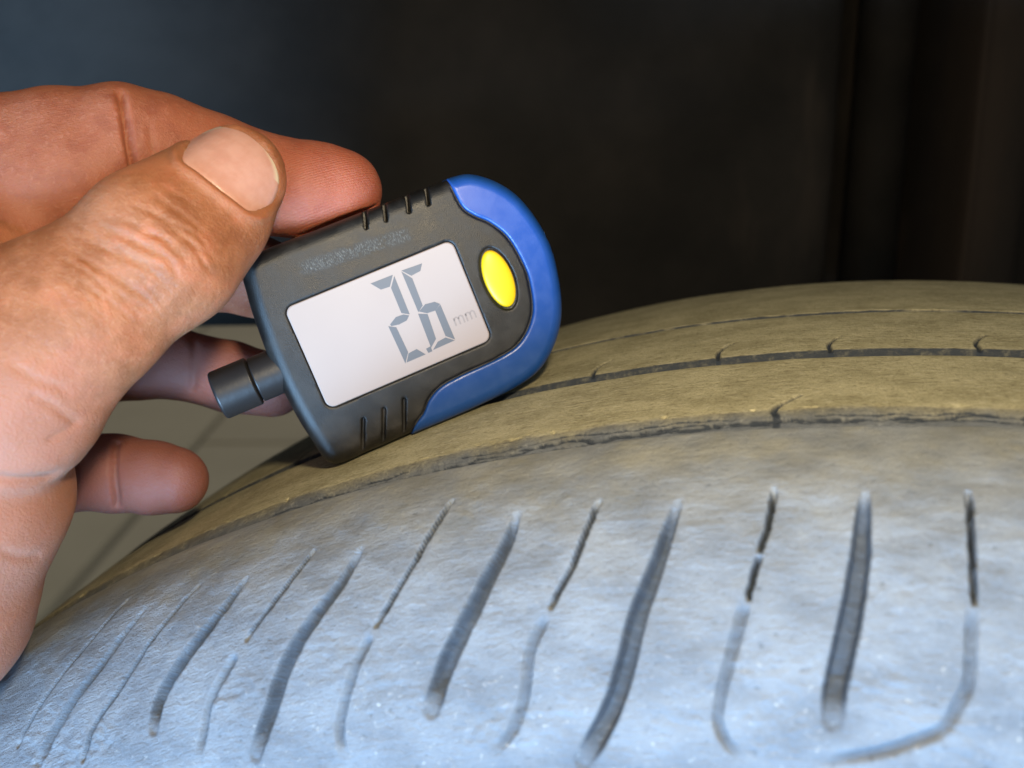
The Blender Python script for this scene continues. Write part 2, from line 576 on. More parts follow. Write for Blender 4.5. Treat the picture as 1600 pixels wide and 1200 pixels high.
def tyre_part(name, p0, p1, label=None):
    j0 = int(np.searchsorted(pr, p0)); j1 = int(np.searchsorted(pr, p1))
    j1 = min(j1, NP - 1)
    nj = j1 - j0 + 1
    V = PW[:, j0:j1 + 1].reshape(-1, 3)
    i = np.arange(NT)[:, None] * nj; i2 = (np.roll(np.arange(NT), -1))[:, None] * nj
    j = np.arange(nj - 1)[None, :]
    F = np.stack([i + j, i + j + 1, i2 + j + 1, i2 + j], -1).reshape(-1, 4)
    F = F[:, ::-1]
    o = mesh_from(name, V, np.ascontiguousarray(F), MAT_RUBBER, tyre, attrs={
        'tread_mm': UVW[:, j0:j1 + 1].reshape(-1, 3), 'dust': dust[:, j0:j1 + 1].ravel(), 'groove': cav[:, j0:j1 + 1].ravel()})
    if label:
        o['label'] = label
    return o


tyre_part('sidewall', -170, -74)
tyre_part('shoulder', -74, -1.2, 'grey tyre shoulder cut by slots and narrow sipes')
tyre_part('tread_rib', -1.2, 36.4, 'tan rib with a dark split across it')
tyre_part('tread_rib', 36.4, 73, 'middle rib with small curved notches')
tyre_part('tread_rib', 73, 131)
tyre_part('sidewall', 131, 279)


# ------------------------------------------------------------------ wheel arch behind
m = Mat('dirty_arch_plastic')
c = m.coord()
n1 = m.noise(c, 9.0, 5, .6); n2 = m.noise(c, 60.0, 3); n3 = m.noise(m.scale(c, (1, 1, .25)), 22.0, 4)
col = m.mix(m.ramp(n1, .35, .7), (0.0050, 0.0044, 0.0038), (0.0215, 0.0182, 0.0154))
col = m.mix(m.ramp(n3, .6, .8), col, (0.046, 0.035, 0.027))
m.set('Base Color', col); m.set('Roughness', .75); m.set('Specular IOR Level', .3)
m.set('Normal', m.bump(n2, .3, .002))
MAT_LINER = m.m
m = Mat('rusty_brown_panel')
c = m.coord()
n1 = m.noise(m.scale(c, (1, 1, .3)), 18.0, 5, .6); n2 = m.noise(c, 7.0, 4)
col = m.mix(m.ramp(n1, .35, .7), (0.008, 0.0048, 0.0026), (0.024, 0.0145, 0.0085))
col = m.mix(m.ramp(n2, .55, .75), col, (0.05, 0.033, 0.023))
m.set('Base Color', col); m.set('Roughness', .85)
MAT_BROWN = m.m


def strip_wall(name, xz, z0, z1, mat, parent, thick=.003, nz=14, wave=0.0, slope=False):
    """moulded upright panel following a plan polyline (x, y) from z0 to z1, with thickness"""
    xz = spline(xz, 5)
    V, F = [], []
    n = len(xz)
    for side in (0, 1):
        for k in range(nz + 1):
            for i, (x, y) in enumerate(xz):
                zb = z0 - (.05 * min(max((x + .05) / .05, 0), 1) if slope else 0)
                z = zb + (z1 - zb) * k / nz
                V.append((x, y + side * thick + wave * math.sin(z * 40 + x * 9), z))
    off = n * (nz + 1)
    for k in range(nz):
        for i in range(n - 1):
            a = k * n + i
            F.append((a, a + 1, a + n + 1, a + n))
            F.append((off + a, off + a + n, off + a + n + 1, off + a + 1))
    for i in range(n - 1):
        F.append((i, off + i, off + i + 1, i + 1))
        a = nz * n + i
        F.append((a, a + 1, off + a + 1, off + a))
    for k in range(nz):
        a = k * n
        F.append((a, a + n, off + a + n, off + a))
        a = k * n + n - 1
        F.append((a, off + a, off + a + n, a + n))
    return mesh_from(name, V, F, mat, parent)


z_cam = CAM[2]
arch = empty('wheel_arch_liner', (0.05, .45, z_cam - .09))
tag(arch, 'dark dirty wheel arch lining behind the tyre', 'wheel arch')
strip_wall('lining_panel', [(-.60, .40), (-.32, .425), (-.17, .432), (.0, .435), (.10, .44), (.128, .442), (.136, .452), (.14, .49), (.17, .50), (.20, .50)],
           z_cam - .098, z_cam + .16, MAT_LINER, arch, wave=.0012, slope=True)
strip_wall('inner_panel', [(.180, .495), (.184, .436), (.19, .430), (.205, .427), (.212, .436), (.222, .440), (.235, .43), (.30, .426), (.45, .42)],
           z_cam - .16, z_cam + .16, MAT_BROWN, arch, wave=.001)
# arched roof of the liner over the tyre
V, F = [], []
na_, ny_ = 40, 8
for i in range(na_ + 1):
    a_ = math.radians(-75 + 150 * i / na_)
    for j in range(ny_ + 1):
        rr = .515 + .004 * math.sin(j * 1.7)
        y_ = .19 + .30 * j / ny_
        V.append((.06 + rr * math.sin(a_), y_, z_cam - .407 + rr * math.cos(a_)))
for i in range(na_):
    for j in range(ny_):
        b_ = i * (ny_ + 1) + j
        F.append((b_, b_ + 1, b_ + ny_ + 2, b_ + ny_ + 1))
mesh_from('arch_roof', V, F, MAT_LINER, arch)
# suspension strut in the shadowed recess
strut = empty('suspension_strut', (.162, .466, z_cam - .16))
tag(strut, 'dark upright suspension strut in the recess of the wheel arch', 'strut')


def lathe(name, prof, base, axis, mat, parent, n=40, up=None):
    axis = np.asarray(axis, float) / np.linalg.norm(axis)
    h = np.array([0, 0, 1.0]) if abs(axis[2]) < .9 else np.array([1.0, 0, 0])
    a1 = np.cross(axis, h); a1 /= np.linalg.norm(a1); a2 = np.cross(axis, a1)
    V, F = [], []
    for d, r in prof:
        for k in range(n):
            th = 2 * math.pi * k / n
            V.append(np.asarray(base) + axis * d + r * (a1 * math.cos(th) + a2 * math.sin(th)))
    for i in range(len(prof) - 1):
        for k in range(n):
            k2 = (k + 1) % n
            F.append((i * n + k, i * n + k2, (i + 1) * n + k2, (i + 1) * n + k))
    F.append(tuple(range(n))[::-1]); F.append(tuple(range((len(prof) - 1) * n, len(prof) * n)))
    return mesh_from(name, V, F, mat, parent)


lathe('strut_tube', [(0, .012), (.2, .012), (.202, .016), (.32, .016)], (.160, .468, z_cam - .16), (0, 0, 1), MAT_LINER, strut)


# ------------------------------------------------------------------ tread depth gauge
GD = 213.0                                            # depth of its face
K = GD / FPX                                          # mm per photo pixel at that depth
GO = at(610, 507, GD)
U = np.array([.917, -.399, .14]); U /= np.linalg.norm(U)
Vv = np.array([-.399, -.917, -.20]); Vv -= U * (U @ Vv); Vv /= np.linalg.norm(Vv)
Nn = np.cross(U, Vv)
if Nn[2] > 0:
    Nn = -Nn                                          # towards the camera


def G(P):
    """gauge-local millimetres (u, v, w toward viewer) -> world"""
    P = np.asarray(P, float)
    return cam_to_world(GO + P[..., 0:1] * U + P[..., 1:2] * Vv + P[..., 2:3] * Nn)


XS = np.array([1.03, 1.0])
outline = spline(np.array([(-168, 172), (-181, 120), (-187, 60), (-190, 0), (-188, -60), (-182, -115), (-166, -173), (-100, -178), (-32, -178), (75, -179), (165, -173), (213, -151),
                           (253, -103), (274, -36), (279, 35), (258, 112), (213, 162), (163, 175), (34, 178), (-60, 179), (-125, 180)]) * K * XS, 8, True)
inner = spline(np.array([(164, 215), (165, 172), (169, 128), (182, 106), (201, 86), (218, 55), (225, 12), (224, -25), (210, -73), (177, -106), (135, -116), (68, -118), (34, -122), (10, -134), (-6, -150), (-33, -172), (-60, -230)]) * K * XS, 8)


def poly_sdf(Q, P):
    d, _ = poly_dist(Q, np.vstack([P, P[:1]]))
    ins = np.zeros(len(Q), bool)
    for i in range(len(P)):
        a, b = P[i], P[(i + 1) % len(P)]
        c_ = (a[1] > Q[:, 1]) != (b[1] > Q[:, 1])
        with np.errstate(divide='ignore', invalid='ignore'):
            xx = (b[0] - a[0]) * (Q[:, 1] - a[1]) / (b[1] - a[1]) + a[0]
        ins ^= c_ & (Q[:, 0] < xx)
    return np.where(ins, -d, d)


hg = 0.26
gu = np.arange(-26.5, 38.5, hg); gv = np.arange(-25.5, 25.5, hg); gw = np.arange(-14, 2.2, hg)
UU, VV = np.meshgrid(gu, gv, indexing='ij')
Q2 = np.stack([UU.ravel(), VV.ravel()], 1)
d_out = poly_sdf(Q2, outline).reshape(UU.shape)
blue_poly = np.vstack([inner, np.array([(-60, -400), (500, -400), (500, 400), (164, 400)]) * K])
d_blue = poly_sdf(Q2, blue_poly).reshape(UU.shape)     # negative on the blue side


def rrect(x, y, hx, hy, r):
    qx = np.abs(x) - hx + r; qy = np.abs(y) - hy + r
    return np.minimum(np.maximum(qx, qy), 0) + np.hypot(np.maximum(qx, 0), np.maximum(qy, 0)) - r


def extrude(d2, w, w0, w1, r):
    """rounded extrusion of a 2D field between w0 (back) and w1 (front)"""
    mid, hw = (w0 + w1) / 2, (w1 - w0) / 2
    qx = d2 + r; qy = np.abs(w - mid) - hw + r
    return np.minimum(np.maximum(qx, qy), 0) + np.hypot(np.maximum(qx, 0), np.maximum(qy, 0)) - r


W3 = gw[None, None, :]
crown = -0.0011 * (UU ** 2 * .5 + VV ** 2)[..., None]
D3o = d_out[..., None]; D3b = d_blue[..., None]
lcd2 = rrect(UU, VV, 140 * K, 85 * K, 1.8)[..., None]
but2 = ((np.hypot((UU - 187 * K) / (24 * K), VV / (49 * K)) - 1) * 24 * K)[..., None]
body = extrude(D3o + 0.25, W3 - crown, -11.5, 0, 3.1)
body = np.maximum(body, -(np.maximum(lcd2 - .18, -(W3 + .75)) ))                # recess for the screen
body = np.maximum(body, -(np.maximum(but2 - .25, -(W3 + 1.0))))
seam = np.abs(D3b)                                                            # groove between black and blue
body = np.maximum(body, -np.maximum(seam - .22, -(W3 - crown + .6)))
for (u0, v0, u1, v1) in [(24, 152, 36, 186), (57, 151, 69, 186), (95, 150, 107, 186), (128, 150, 140, 186)]:
    dd_, _ = poly_dist(Q2, np.array([(u0, v0), (u1, v1)]) * K)
    body = np.maximum(body, -np.maximum(dd_.reshape(UU.shape)[..., None] - .42, -(W3 + .9 + 0 * crown)) * 1.0 - 0.0)
    body = np.maximum(body, -np.hypot(np.maximum(dd_.reshape(UU.shape)[..., None], 0), np.zeros_like(W3)) + .42 - 30 * (W3 < -5))
for (u0, v0, u1, v1) in [(-97, -122, -118, -170), (-61, -120, -83, -170), (-26, -119, -47, -170)]:
    dd_, _ = poly_dist(Q2, np.array([(u0, v0), (u1, v1)]) * K)
    dd_ = dd_.reshape(UU.shape)[..., None]
    body = np.maximum(body, -np.maximum(dd_ - .36, -(W3 - crown + 1.0)))
body = body.astype(np.float32)
bump3 = np.maximum(extrude(D3o - .05, W3 - crown, -12.0, .55, 3.0), D3b + .18)
bump3 = np.maximum(bump3, extrude(D3b + .15, W3 - crown, -20, .5, .5)).astype(np.float32)
# lanyard notch in the right end of the bumper
no = np.sqrt(((UU - 279 * K) / 1.1) ** 2 + ((VV - 20 * K) / 3.6) ** 2)[..., None] + 0 * W3
bump3 = np.maximum(bump3, np.minimum(1 - no, 3.2 - np.abs(W3 + 5.5))).astype(np.float32)

m = Mat('scuffed_black_plastic')
c = m.attr('gauge_mm')[1]
n1 = m.noise(c, .16, 5, .65); n2 = m.noise(c, 6.0, 2); n3 = m.noise(m.scale(c, (1.5, .6, 1)), 2.6, 6, .85); n4 = m.noise(c, .07, 2)
hi_ = m.n('ShaderNodeSeparateXYZ'); m.put(hi_.inputs[0], c)
band = m.math('MULTIPLY', m.ramp(m.math('ABSOLUTE', m.math('SUBTRACT', m.math('ADD', hi_.outputs[1], m.math('MULTIPLY', hi_.outputs[0], .07)), 16.2)), 1.9, .6), m.ramp(m.math('ABSOLUTE', m.math('SUBTRACT', hi_.outputs[0], -.8)), 12.5, 10.0))
scr = m.math('MULTIPLY', band, m.math('MULTIPLY', m.ramp(n3, .46, .72), m.ramp(n1, .30, .48)))
col = m.mix(m.ramp(n1, .4, .75), (0.007, 0.0064, 0.0058), (0.022, 0.019, 0.016))
col = m.mix(m.math('MULTIPLY', scr, .9), col, (0.26, 0.24, 0.20))
m.set('Base Color', col)
m.set('Roughness', m.ramp(n1, .3, .7, .36, .50)); m.set('Specular IOR Level', .45)
m.set('Normal', m.bump(m.math('ADD', n2, m.math('MULTIPLY', scr, 1.5)), .22, .0003))
MAT_BLACK = m.m
m = Mat('blue_bumper_plastic')
c = m.attr('gauge_mm')[1]
n1 = m.noise(c, .35, 4, .6); n2 = m.noise(c, 5.0, 2)
m.set('Base Color', m.mix(m.ramp(n1, .35, .75), (0.009, 0.058, 0.245), (0.013, 0.066, 0.26)))
m.set('Roughness', m.ramp(n1, .3, .7, .30, .38)); m.set('Specular IOR Level', .5)
m.set('Normal', m.bump(n2, .06, .0003))
MAT_BLUE = m.m
m = Mat('yellow_rubber_button')
m.set('Base Color', (0.74, 0.46, 0.004, 1)); m.set('Roughness', .42)
MAT_YELLOW = m.m
m = Mat('liquid_crystal_screen')
c = m.coord()
m.set('Base Color', m.mix(m.noise(c, 60, 2), (0.325, 0.252, 0.220), (0.36, 0.283, 0.246)))
m.set('Roughness', .42); m.set('Specular IOR Level', .5); m.set('Coat Weight', .4); m.set('Coat Roughness', .30)
MAT_LCD = m.m
m = Mat('grey_display_segment')
m.set('Base Color', (0.110, 0.113, 0.122, 1)); m.set('Roughness', .4); m.set('Coat Weight', .25); m.set('Coat Roughness', .16)
MAT_SEG = m.m
m = Mat('faint_display_lettering')
m.set('Base Color', (0.262, 0.212, 0.190, 1)); m.set('Roughness', .4)
MAT_FAINT = m.m
m = Mat('black_plunger_plastic')
c = m.coord(); n1 = m.noise(c, 900, 3); n2 = m.noise(c, 120, 4)
m.set('Base Color', m.mix(n2, (0.010, 0.0095, 0.010), (0.022, 0.020, 0.020))); m.set('Roughness', .42); m.set('Specular IOR Level', .5)
m.set('Normal', m.bump(n1, .1, .0003))
MAT_PLUNGER = m.m

gauge = empty('tread_depth_gauge', G([10, -178 * K, -6]))
tag(gauge, 'black digital tread depth gauge with blue bumper resting on the tyre', 'gauge')


def gauge_mesh(name, D, mat):
    V, F = surface_nets(D, (gu[0], gv[0], gw[0]), hg)
    Wd = G(V)
    o = mesh_from(name, Wd, F, mat, gauge, attrs={'gauge_mm': V})
    return o, V, F


def orient(o):
    """make face normals point outward (checked on the highest vertex along the world up axis)"""
    me = o.data
    co = np.empty(len(me.vertices) * 3, np.float32); me.vertices.foreach_get('co', co); co = co.reshape(-1, 3)
    nrm = np.empty(len(me.vertices) * 3, np.float32); me.vertices.foreach_get('normal', nrm); nrm = nrm.reshape(-1, 3)
    i = int(np.argmax(co[:, 2]))
    if nrm[i, 2] < 0:
        me.flip_normals()


o, _, _ = gauge_mesh('body', body, MAT_BLACK); orient(o)
o, _, _ = gauge_mesh('bumper', bump3, MAT_BLUE); orient(o)
o['label'] = 'blue rubber bumper wrapping the rounded end'


def plate(name, pts, w0, w1, mat, parent, bevel=0.0):
    """flat prism in gauge coordinates with a bevelled front edge"""
    P = np.asarray(pts, float); n = len(P)
    if ((P[:, 0] * np.roll(P[:, 1], -1)) - (P[:, 1] * np.roll(P[:, 0], -1))).sum() < 0:
        P = P[::-1]
    cen = P.mean(0)
    d = P - cen
    ins = cen + d * (1 - bevel / np.maximum(np.linalg.norm(d, axis=1, keepdims=True), 1e-6))
    V = [(x, y, w0) for x, y in P] + [(x, y, w1 - bevel * .6) for x, y in P] + [(x, y, w1) for x, y in ins]
    F = []
    for i in range(n):
        j = (i + 1) % n
        F += [(i, j, n + j, n + i), (n + i, n + j, 2 * n + j, 2 * n + i)]
    F.append(tuple(range(2 * n, 3 * n)))
    o = mesh_from(name, G(np.array(V)), F, mat, parent, smooth=False)
    return o


def rr_pts(hx, hy, r, n=6):
    out = []
    for cx, cy, a0 in ((hx - r, hy - r, 0), (-hx + r, hy - r, 90), (-hx + r, -hy + r, 180), (hx - r, -hy + r, 270)):
        for k in range(n + 1):
            a_ = math.radians(a0 + 90 * k / n)
            out.append((cx + r * math.cos(a_), cy + r * math.sin(a_)))
    return out


screen = plate('screen', rr_pts(140 * K, 85 * K, 1.7), -2.0, -.38, MAT_LCD, gauge, .25)
screen['label'] = 'pale liquid crystal screen reading 2.6 mm'
# oval button, domed
V, F = [], []
nr, nt_ = 8, 40
for i in range(nr + 1):
    q = i / nr
    for k in range(nt_):
        th = 2 * math.pi * k / nt_
        V.append((187 * K + 23 * K * math.sin(q * math.pi / 2) * math.cos(th), 48 * K * math.sin(q * math.pi / 2) * math.sin(th), -.75 + .95 * math.cos(q * math.pi / 2) ** .6 if q < 1 else -1.2))
for i in range(nr):
    for k in range(nt_):
        k2 = (k + 1) % nt_
        F.append((i * nt_ + k, (i + 1) * nt_ + k, (i + 1) * nt_ + k2, i * nt_ + k2))
o = mesh_from('button', G(np.array(V)), F, MAT_YELLOW, gauge); orient(o)
o['label'] = 'oval yellow button'

# display segments, traced in the coordinates of the screen
def Z(pts):
    out = []
    for x, y in pts:
        dx, dy = x / 5.714 - 50, y / 5.714 - 117
        out.append(((.917 * dx - .399 * dy) * K, (-.399 * dx - .917 * dy) * K))
    return out


segs = [[(112, 308), (300, 230), (276, 332), (200, 358)], [(292, 348), (318, 245), (455, 570), (383, 560)], [(288, 668), (335, 605), (400, 580), (450, 588), (430, 632), (365, 667), (300, 682)],
        [(273, 692), (342, 700), (446, 912), (424, 1012)], [(440, 1008), (456, 928), (525, 890), (604, 936)], [(612, 885), (652, 863), (668, 907), (633, 922)],
        [(383, 188), (560, 122), (546, 187), (470, 230)], [(383, 204), (478, 260), (571, 490), (534, 548)], [(546, 548), (598, 485), (680, 463), (727, 480), (690, 537), (615, 562)],
        [(538, 576), (620, 577), (697, 790), (655, 868)], [(693, 547), (735, 490), (870, 792), (785, 762)], [(678, 893), (718, 820), (785, 783), (868, 807)]]
for q in segs:
    q = np.array(Z(q)); q = q.mean(0) + (q - q.mean(0)) * 1.05
    plate('digit_segment', q, -.39, -.355, MAT_SEG, screen)
# "mm" unit mark
def stroke(pts, wdt):
    P = np.asarray(pts, float); L, Rr = [], []
    for i in range(len(P)):
        t_ = P[min(i + 1, len(P) - 1)] - P[max(i - 1, 0)]; t_ /= np.linalg.norm(t_)
        n_ = np.array([-t_[1], t_[0]]) * wdt / 2
        L.append(P[i] + n_); Rr.append(P[i] - n_)
    return L, Rr


for k in range(2):
    V, F = [], []
    ox = 95.5 + k * 20.0
    for pts in ([(0, 0), (0, 13)], [(0, 9), (2, 12.5), (5, 13), (7, 11), (7.4, 8), (7.4, 0)], [(7.4, 9), (9.4, 12.5), (12.4, 13), (14.4, 11), (14.8, 8), (14.8, 0)]):
        L, Rr = stroke([((ox + x) * K, (-43 + y) * K) for x, y in pts], 2.6 * K)
        b0 = len(V)
        for l_, r_ in zip(L, Rr):
            V += [(l_[0], l_[1], -.362), (r_[0], r_[1], -.362)]
        for i in range(len(L) - 1):
            F.append((b0 + 2 * i, b0 + 2 * i + 1, b0 + 2 * i + 3, b0 + 2 * i + 2))
    # the unit letters lie flat on the screen
    mesh_from('unit_letter', G(np.array(V)), F, MAT_FAINT, screen, smooth=False)

# plunger out of the left end
def gl(name, prof, mat, parent):
    axis_w = G([-1.0, 0, 0]) - G([0, 0, 0])
    base = G([-180 * K, -3 * K, -5.6])
    return lathe(name, [(d * MM, r * MM) for d, r in prof], base, axis_w, mat, parent, 56)


pl = gl('plunger', [(0, 4.75), (.1, 4.75), (5.7, 4.75), (5.8, 4.75), (6.0, 4.6), (6.05, 4.3), (6.1, 4.25), (6.6, 4.25)], MAT_PLUNGER, gauge); orient(pl)
o = gl('plunger_cap', [(6.3, 4.3), (6.35, 4.6), (6.4, 4.95), (6.6, 5.12), (6.7, 5.12), (13.7, 5.12), (13.8, 5.12), (14.2, 4.9), (14.3, 4.6), (14.32, 4.5), (14.32, 3.2), (14.3, 3.1), (13.2, 3.0)], MAT_PLUNGER, pl); orient(o)


# ------------------------------------------------------------------ hand
hh_ = 0.55
bmin = np.array([-176.0, -66.0, 146.0]); bmax = np.array([-12.0, 112.0, 268.0])
gx = np.arange(bmin[0], bmax[0], hh_, dtype=np.float32); gy = np.arange(bmin[1], bmax[1], hh_, dtype=np.float32); gz = np.arange(bmin[2], bmax[2], hh_, dtype=np.float32)
HD = np.full((len(gx), len(gy), len(gz)), 40.0, np.float32)


def J(px, py, depth, rpx):
    return np.concatenate([at(px, py, depth), [rpx * depth / FPX]])


def cone(Px, Py, Pz, a, b, flat=1.0, nrm=None):
    ab = b[:3] - a[:3]; L2 = float(ab @ ab)
    wx, wy, wz = Px - a[0], Py - a[1], Pz - a[2]
    h = np.clip((wx * ab[0] + wy * ab[1] + wz * ab[2]) / L2, 0, 1)
    wx = wx - h * ab[0]; wy = wy - h * ab[1]; wz = wz - h * ab[2]
    if nrm is not None:
        dn = (wx * nrm[0] + wy * nrm[1] + wz * nrm[2]) * (1 / flat - 1)
        wx = wx + dn * nrm[0]; wy = wy + dn * nrm[1]; wz = wz + dn * nrm[2]
    return np.sqrt(wx * wx + wy * wy + wz * wz) - (a[3] + (b[3] - a[3]) * h)


def chain_field(Px, Py, Pz, pts, k, flat=1.0, nrm=None):
    d = None
    for a, b in zip(pts[:-1], pts[1:]):
        c_ = cone(Px, Py, Pz, a, b, flat, nrm)
        d = c_ if d is None else smin(d, c_, k)
    return d


def add_chain(pts, k_in, k_out, flat=1.0, nrm=None):
    P = np.array(pts)
    lo = (P[:, :3] - P[:, 3:4]).min(0) - k_out - 2; hi = (P[:, :3] + P[:, 3:4]).max(0) + k_out + 2
    ii = [slice(max(int((lo[i] - bmin[i]) / hh_), 0), max(int((hi[i] - bmin[i]) / hh_) + 1, 0)) for i in range(3)]
    X_, Y_, Z_ = gx[ii[0]][:, None, None], gy[ii[1]][None, :, None], gz[ii[2]][None, None, :]
    if 0 in (X_.size, Y_.size, Z_.size):
        return
    d = chain_field(X_, Y_, Z_, pts, k_in, flat, nrm).astype(np.float32)
    HD[tuple(ii)] = smin(HD[tuple(ii)], d, np.float32(k_out))


wrist = J(-250, 1040, 215, 175)
hand_chains = {}
# fingers (knuckle to tip); the pads face the camera
hand_chains['index'] = [J(-190, 300, 206, 108), J(-40, 255, 207, 100), J(90, 236, 209, 97), J(185, 228, 211, 93), J(245, 236, 214, 88), J(330, 262, 218, 82), J(425, 290, 221, 76), J(490, 296, 222, 72), J(533, 297, 222.5, 62)]
hand_chains['middle'] = [J(-190, 430, 222, 104), J(40, 380, 236, 92), J(170, 380, 241, 86), J(320, 410, 240, 74), J(400, 432, 239, 62), J(480, 460, 238, 54)]
hand_chains['ring'] = [J(-180, 580, 236, 98), J(40, 575, 244, 76), J(130, 568, 247, 66), J(270, 566, 249, 54), J(360, 588, 249, 54), J(425, 603, 247, 50)]
hand_chains['little'] = [J(-150, 745, 232, 88), J(20, 742, 235, 68), J(100, 738, 236, 62), J(180, 739, 236, 60), J(240, 746, 235, 55), J(274, 750, 234, 51)]
hand_chains['thumb'] = [J(-120, 690, 184, 205), J(-10, 590, 180, 176), J(60, 525, 180, 146), J(130, 480, 181, 128), J(255, 392, 186, 113), J(310, 335, 191, 104), J(362, 278, 196, 84)]
palm = [[wrist, hand_chains[k_][0]] for k_ in ('index', 'middle', 'ring', 'little')]
for ch in palm:
    add_chain(ch, 3, 12)
add_chain([wrist, J(-520, 1500, 225, 190)], 3, 10)
heel = [J(-150, 640, 188, 190), J(-95, 760, 186, 190), J(-165, 930, 190, 200), J(-260, 1080, 200, 195)]
add_chain(heel, 4, 10)
add_chain([J(-120, 730, 215, 120), J(-60, 870, 212, 110), J(-170, 1060, 215, 130)], 3, 8)
add_chain(hand_chains['index'], 1.5, 3.0)
add_chain(hand_chains['middle'], 1.5, 1.2)
add_chain(hand_chains['ring'], 1.5, 1.2)
add_chain(hand_chains['little'], 1.5, 2.0)
# web between thumb and index
add_chain([J(-130, 470, 190, 150), J(-40, 420, 194, 95), J(10, 400, 198, 62)], 3, 5)
thA = hand_chains['thumb'][-1][:3] - hand_chains['thumb'][-3][:3]; thA /= np.linalg.norm(thA)
nail_n = np.array([.10, -.10, -1.0]); nail_n -= thA * (thA @ nail_n); nail_n /= np.linalg.norm(nail_n)
thB = np.cross(nail_n, thA)
# keep thumb and index apart by a fine crease
add_chain(hand_chains['thumb'], 4.0, 1.4, .86, nail_n)
# pads of the finger tips and the ball of the thumb's knuckle
add_chain([J(480, 306, 219.5, 60), J(520, 305, 220.5, 58)], 1, 4)
add_chain([J(215, 350, 181, 62), J(268, 412, 181, 60)], 1, 9)
add_chain([J(60, 300, 204, 84), J(120, 285, 205, 80)], 1, 6)

# flesh gives way where it presses on the gauge
X_, Y_, Z_ = gx[:, None, None] - GO[0], gy[None, :, None] - GO[1], gz[None, None, :] - GO[2]
lu = X_ * U[0] + Y_ * U[1] + Z_ * U[2]
lv = X_ * Vv[0] + Y_ * Vv[1] + Z_ * Vv[2]
lw = X_ * Nn[0] + Y_ * Nn[1] + Z_ * Nn[2]
bx_ = np.maximum(np.abs(lu - 44 * K) - 233 * K - .2, np.abs(lv) - 180 * K - .1)
bx_ = np.maximum(bx_, np.abs(lw + 5.75) - 6.0)
HD = np.maximum(HD, -bx_).astype(np.float32)
del lu, lv, lw, bx_

HV, HF = surface_nets(HD, bmin, hh_)
del HD
# light smoothing of the lattice
nb_sum = np.zeros_like(HV); nb_cnt = np.zeros(len(HV))
for k in range(4):
    a_, b_ = HF[:, k], HF[:, (k + 1) % 4]
    for ax in range(3):
        nb_sum[:, ax] += np.bincount(a_, HV[b_, ax], len(HV)) + np.bincount(b_, HV[a_, ax], len(HV))
    nb_cnt += np.bincount(a_, minlength=len(HV)) + np.bincount(b_, minlength=len(HV))
HV = HV * .5 + .5 * nb_sum / nb_cnt[:, None]
HN = vert_normals(HV, HF)
outw = HN[np.argmin(HV[:, 2])]
if outw[2] > 0:
    HF = HF[:, ::-1]; HN = -HN

px = 800 + FPX * HV[:, 0] / HV[:, 2]; py = 600 + FPX * HV[:, 1] / HV[:, 2]
facing = sstep(-HN[:, 2], .0, .25)
fd = {k_: chain_field(HV[:, 0], HV[:, 1], HV[:, 2], v_, 2.0) for k_, v_ in hand_chains.items()}
th_only = sstep(np.minimum.reduce([fd[k_] for k_ in fd if k_ != 'thumb']) - fd['thumb'], 0.2, 2.5)
# thumb coordinates: along the tip segment from the nail base, and across
NB = at(337, 291, 187.0)
ta = (HV - NB) @ thA; tb = (HV - NB) @ thB
disp = np.zeros(len(HV))


def crease(pts, w, depth, mask, lips=.35, fade=.15, bulge=0.0, bw=34.0):
    global disp
    P = spline(np.array(pts, float), 6) if len(pts) > 2 else np.array(pts, float)
    mg = max(6 * w, 2.6 * bw if bulge else 0)
    lo = P.min(0) - mg; hi = P.max(0) + mg
    sel = (px > lo[0]) & (px < hi[0]) & (py > lo[1]) & (py < hi[1]) & (facing > 0) & (mask > .2)
    if not sel.any():
        return
    d, fr = poly_dist(np.stack([px[sel], py[sel]], 1), P)
    en = sstep(fr, -.01, fade) * (1 - sstep(fr, 1 - fade, 1.01))
    disp[sel] += en * facing[sel] * mask[sel] * (-depth * np.exp(-(d / w) ** 2) + lips * depth * np.exp(-((d - 2.3 * w) / (1.3 * w)) ** 2) + bulge * np.exp(-(d / bw) ** 2))


ones = np.ones(len(HV))
zi = fd['index'] < 2.5
m_index = (zi & (th_only < .3)).astype(float)
crease([(186, 140), (192, 170), (200, 220), (207, 255), (216, 290), (226, 312)], 6, 2.0, m_index, .0, .06, .15)
crease([(232, 190), (238, 230), (246, 262)], 5, .25, m_index)
m_little = (fd['little'] < 2.5).astype(float)
crease([(184, 685), (179, 715), (178, 750), (184, 795)], 5, 1.3, m_little, .0, .05)
crease([(112, 690), (116, 740), (110, 790)], 5, .8, m_little, .15)
m_ring = (fd['ring'] < 2.5).astype(float)
crease([(300, 520), (304, 560), (300, 612)], 6, .6, m_ring, .1, .05)
# palm creases
m_palm = ((HV[:, 2] < 200) & (py > 560)).astype(float)
crease([(-30, 742), (20, 748), (70, 746), (108, 736)], 7, .8, m_palm, .15)
crease([(40, 612), (80, 632), (110, 655), (128, 662)], 6, .25, m_palm, .1)
crease([(70, 690), (100, 676), (130, 655)], 5, .25, m_palm, .1)
crease([(-10, 855), (30, 870), (70, 868)], 8, .3, m_palm, .1)
crease([(10, 560), (50, 590), (110, 610)], 7, .2, m_palm)
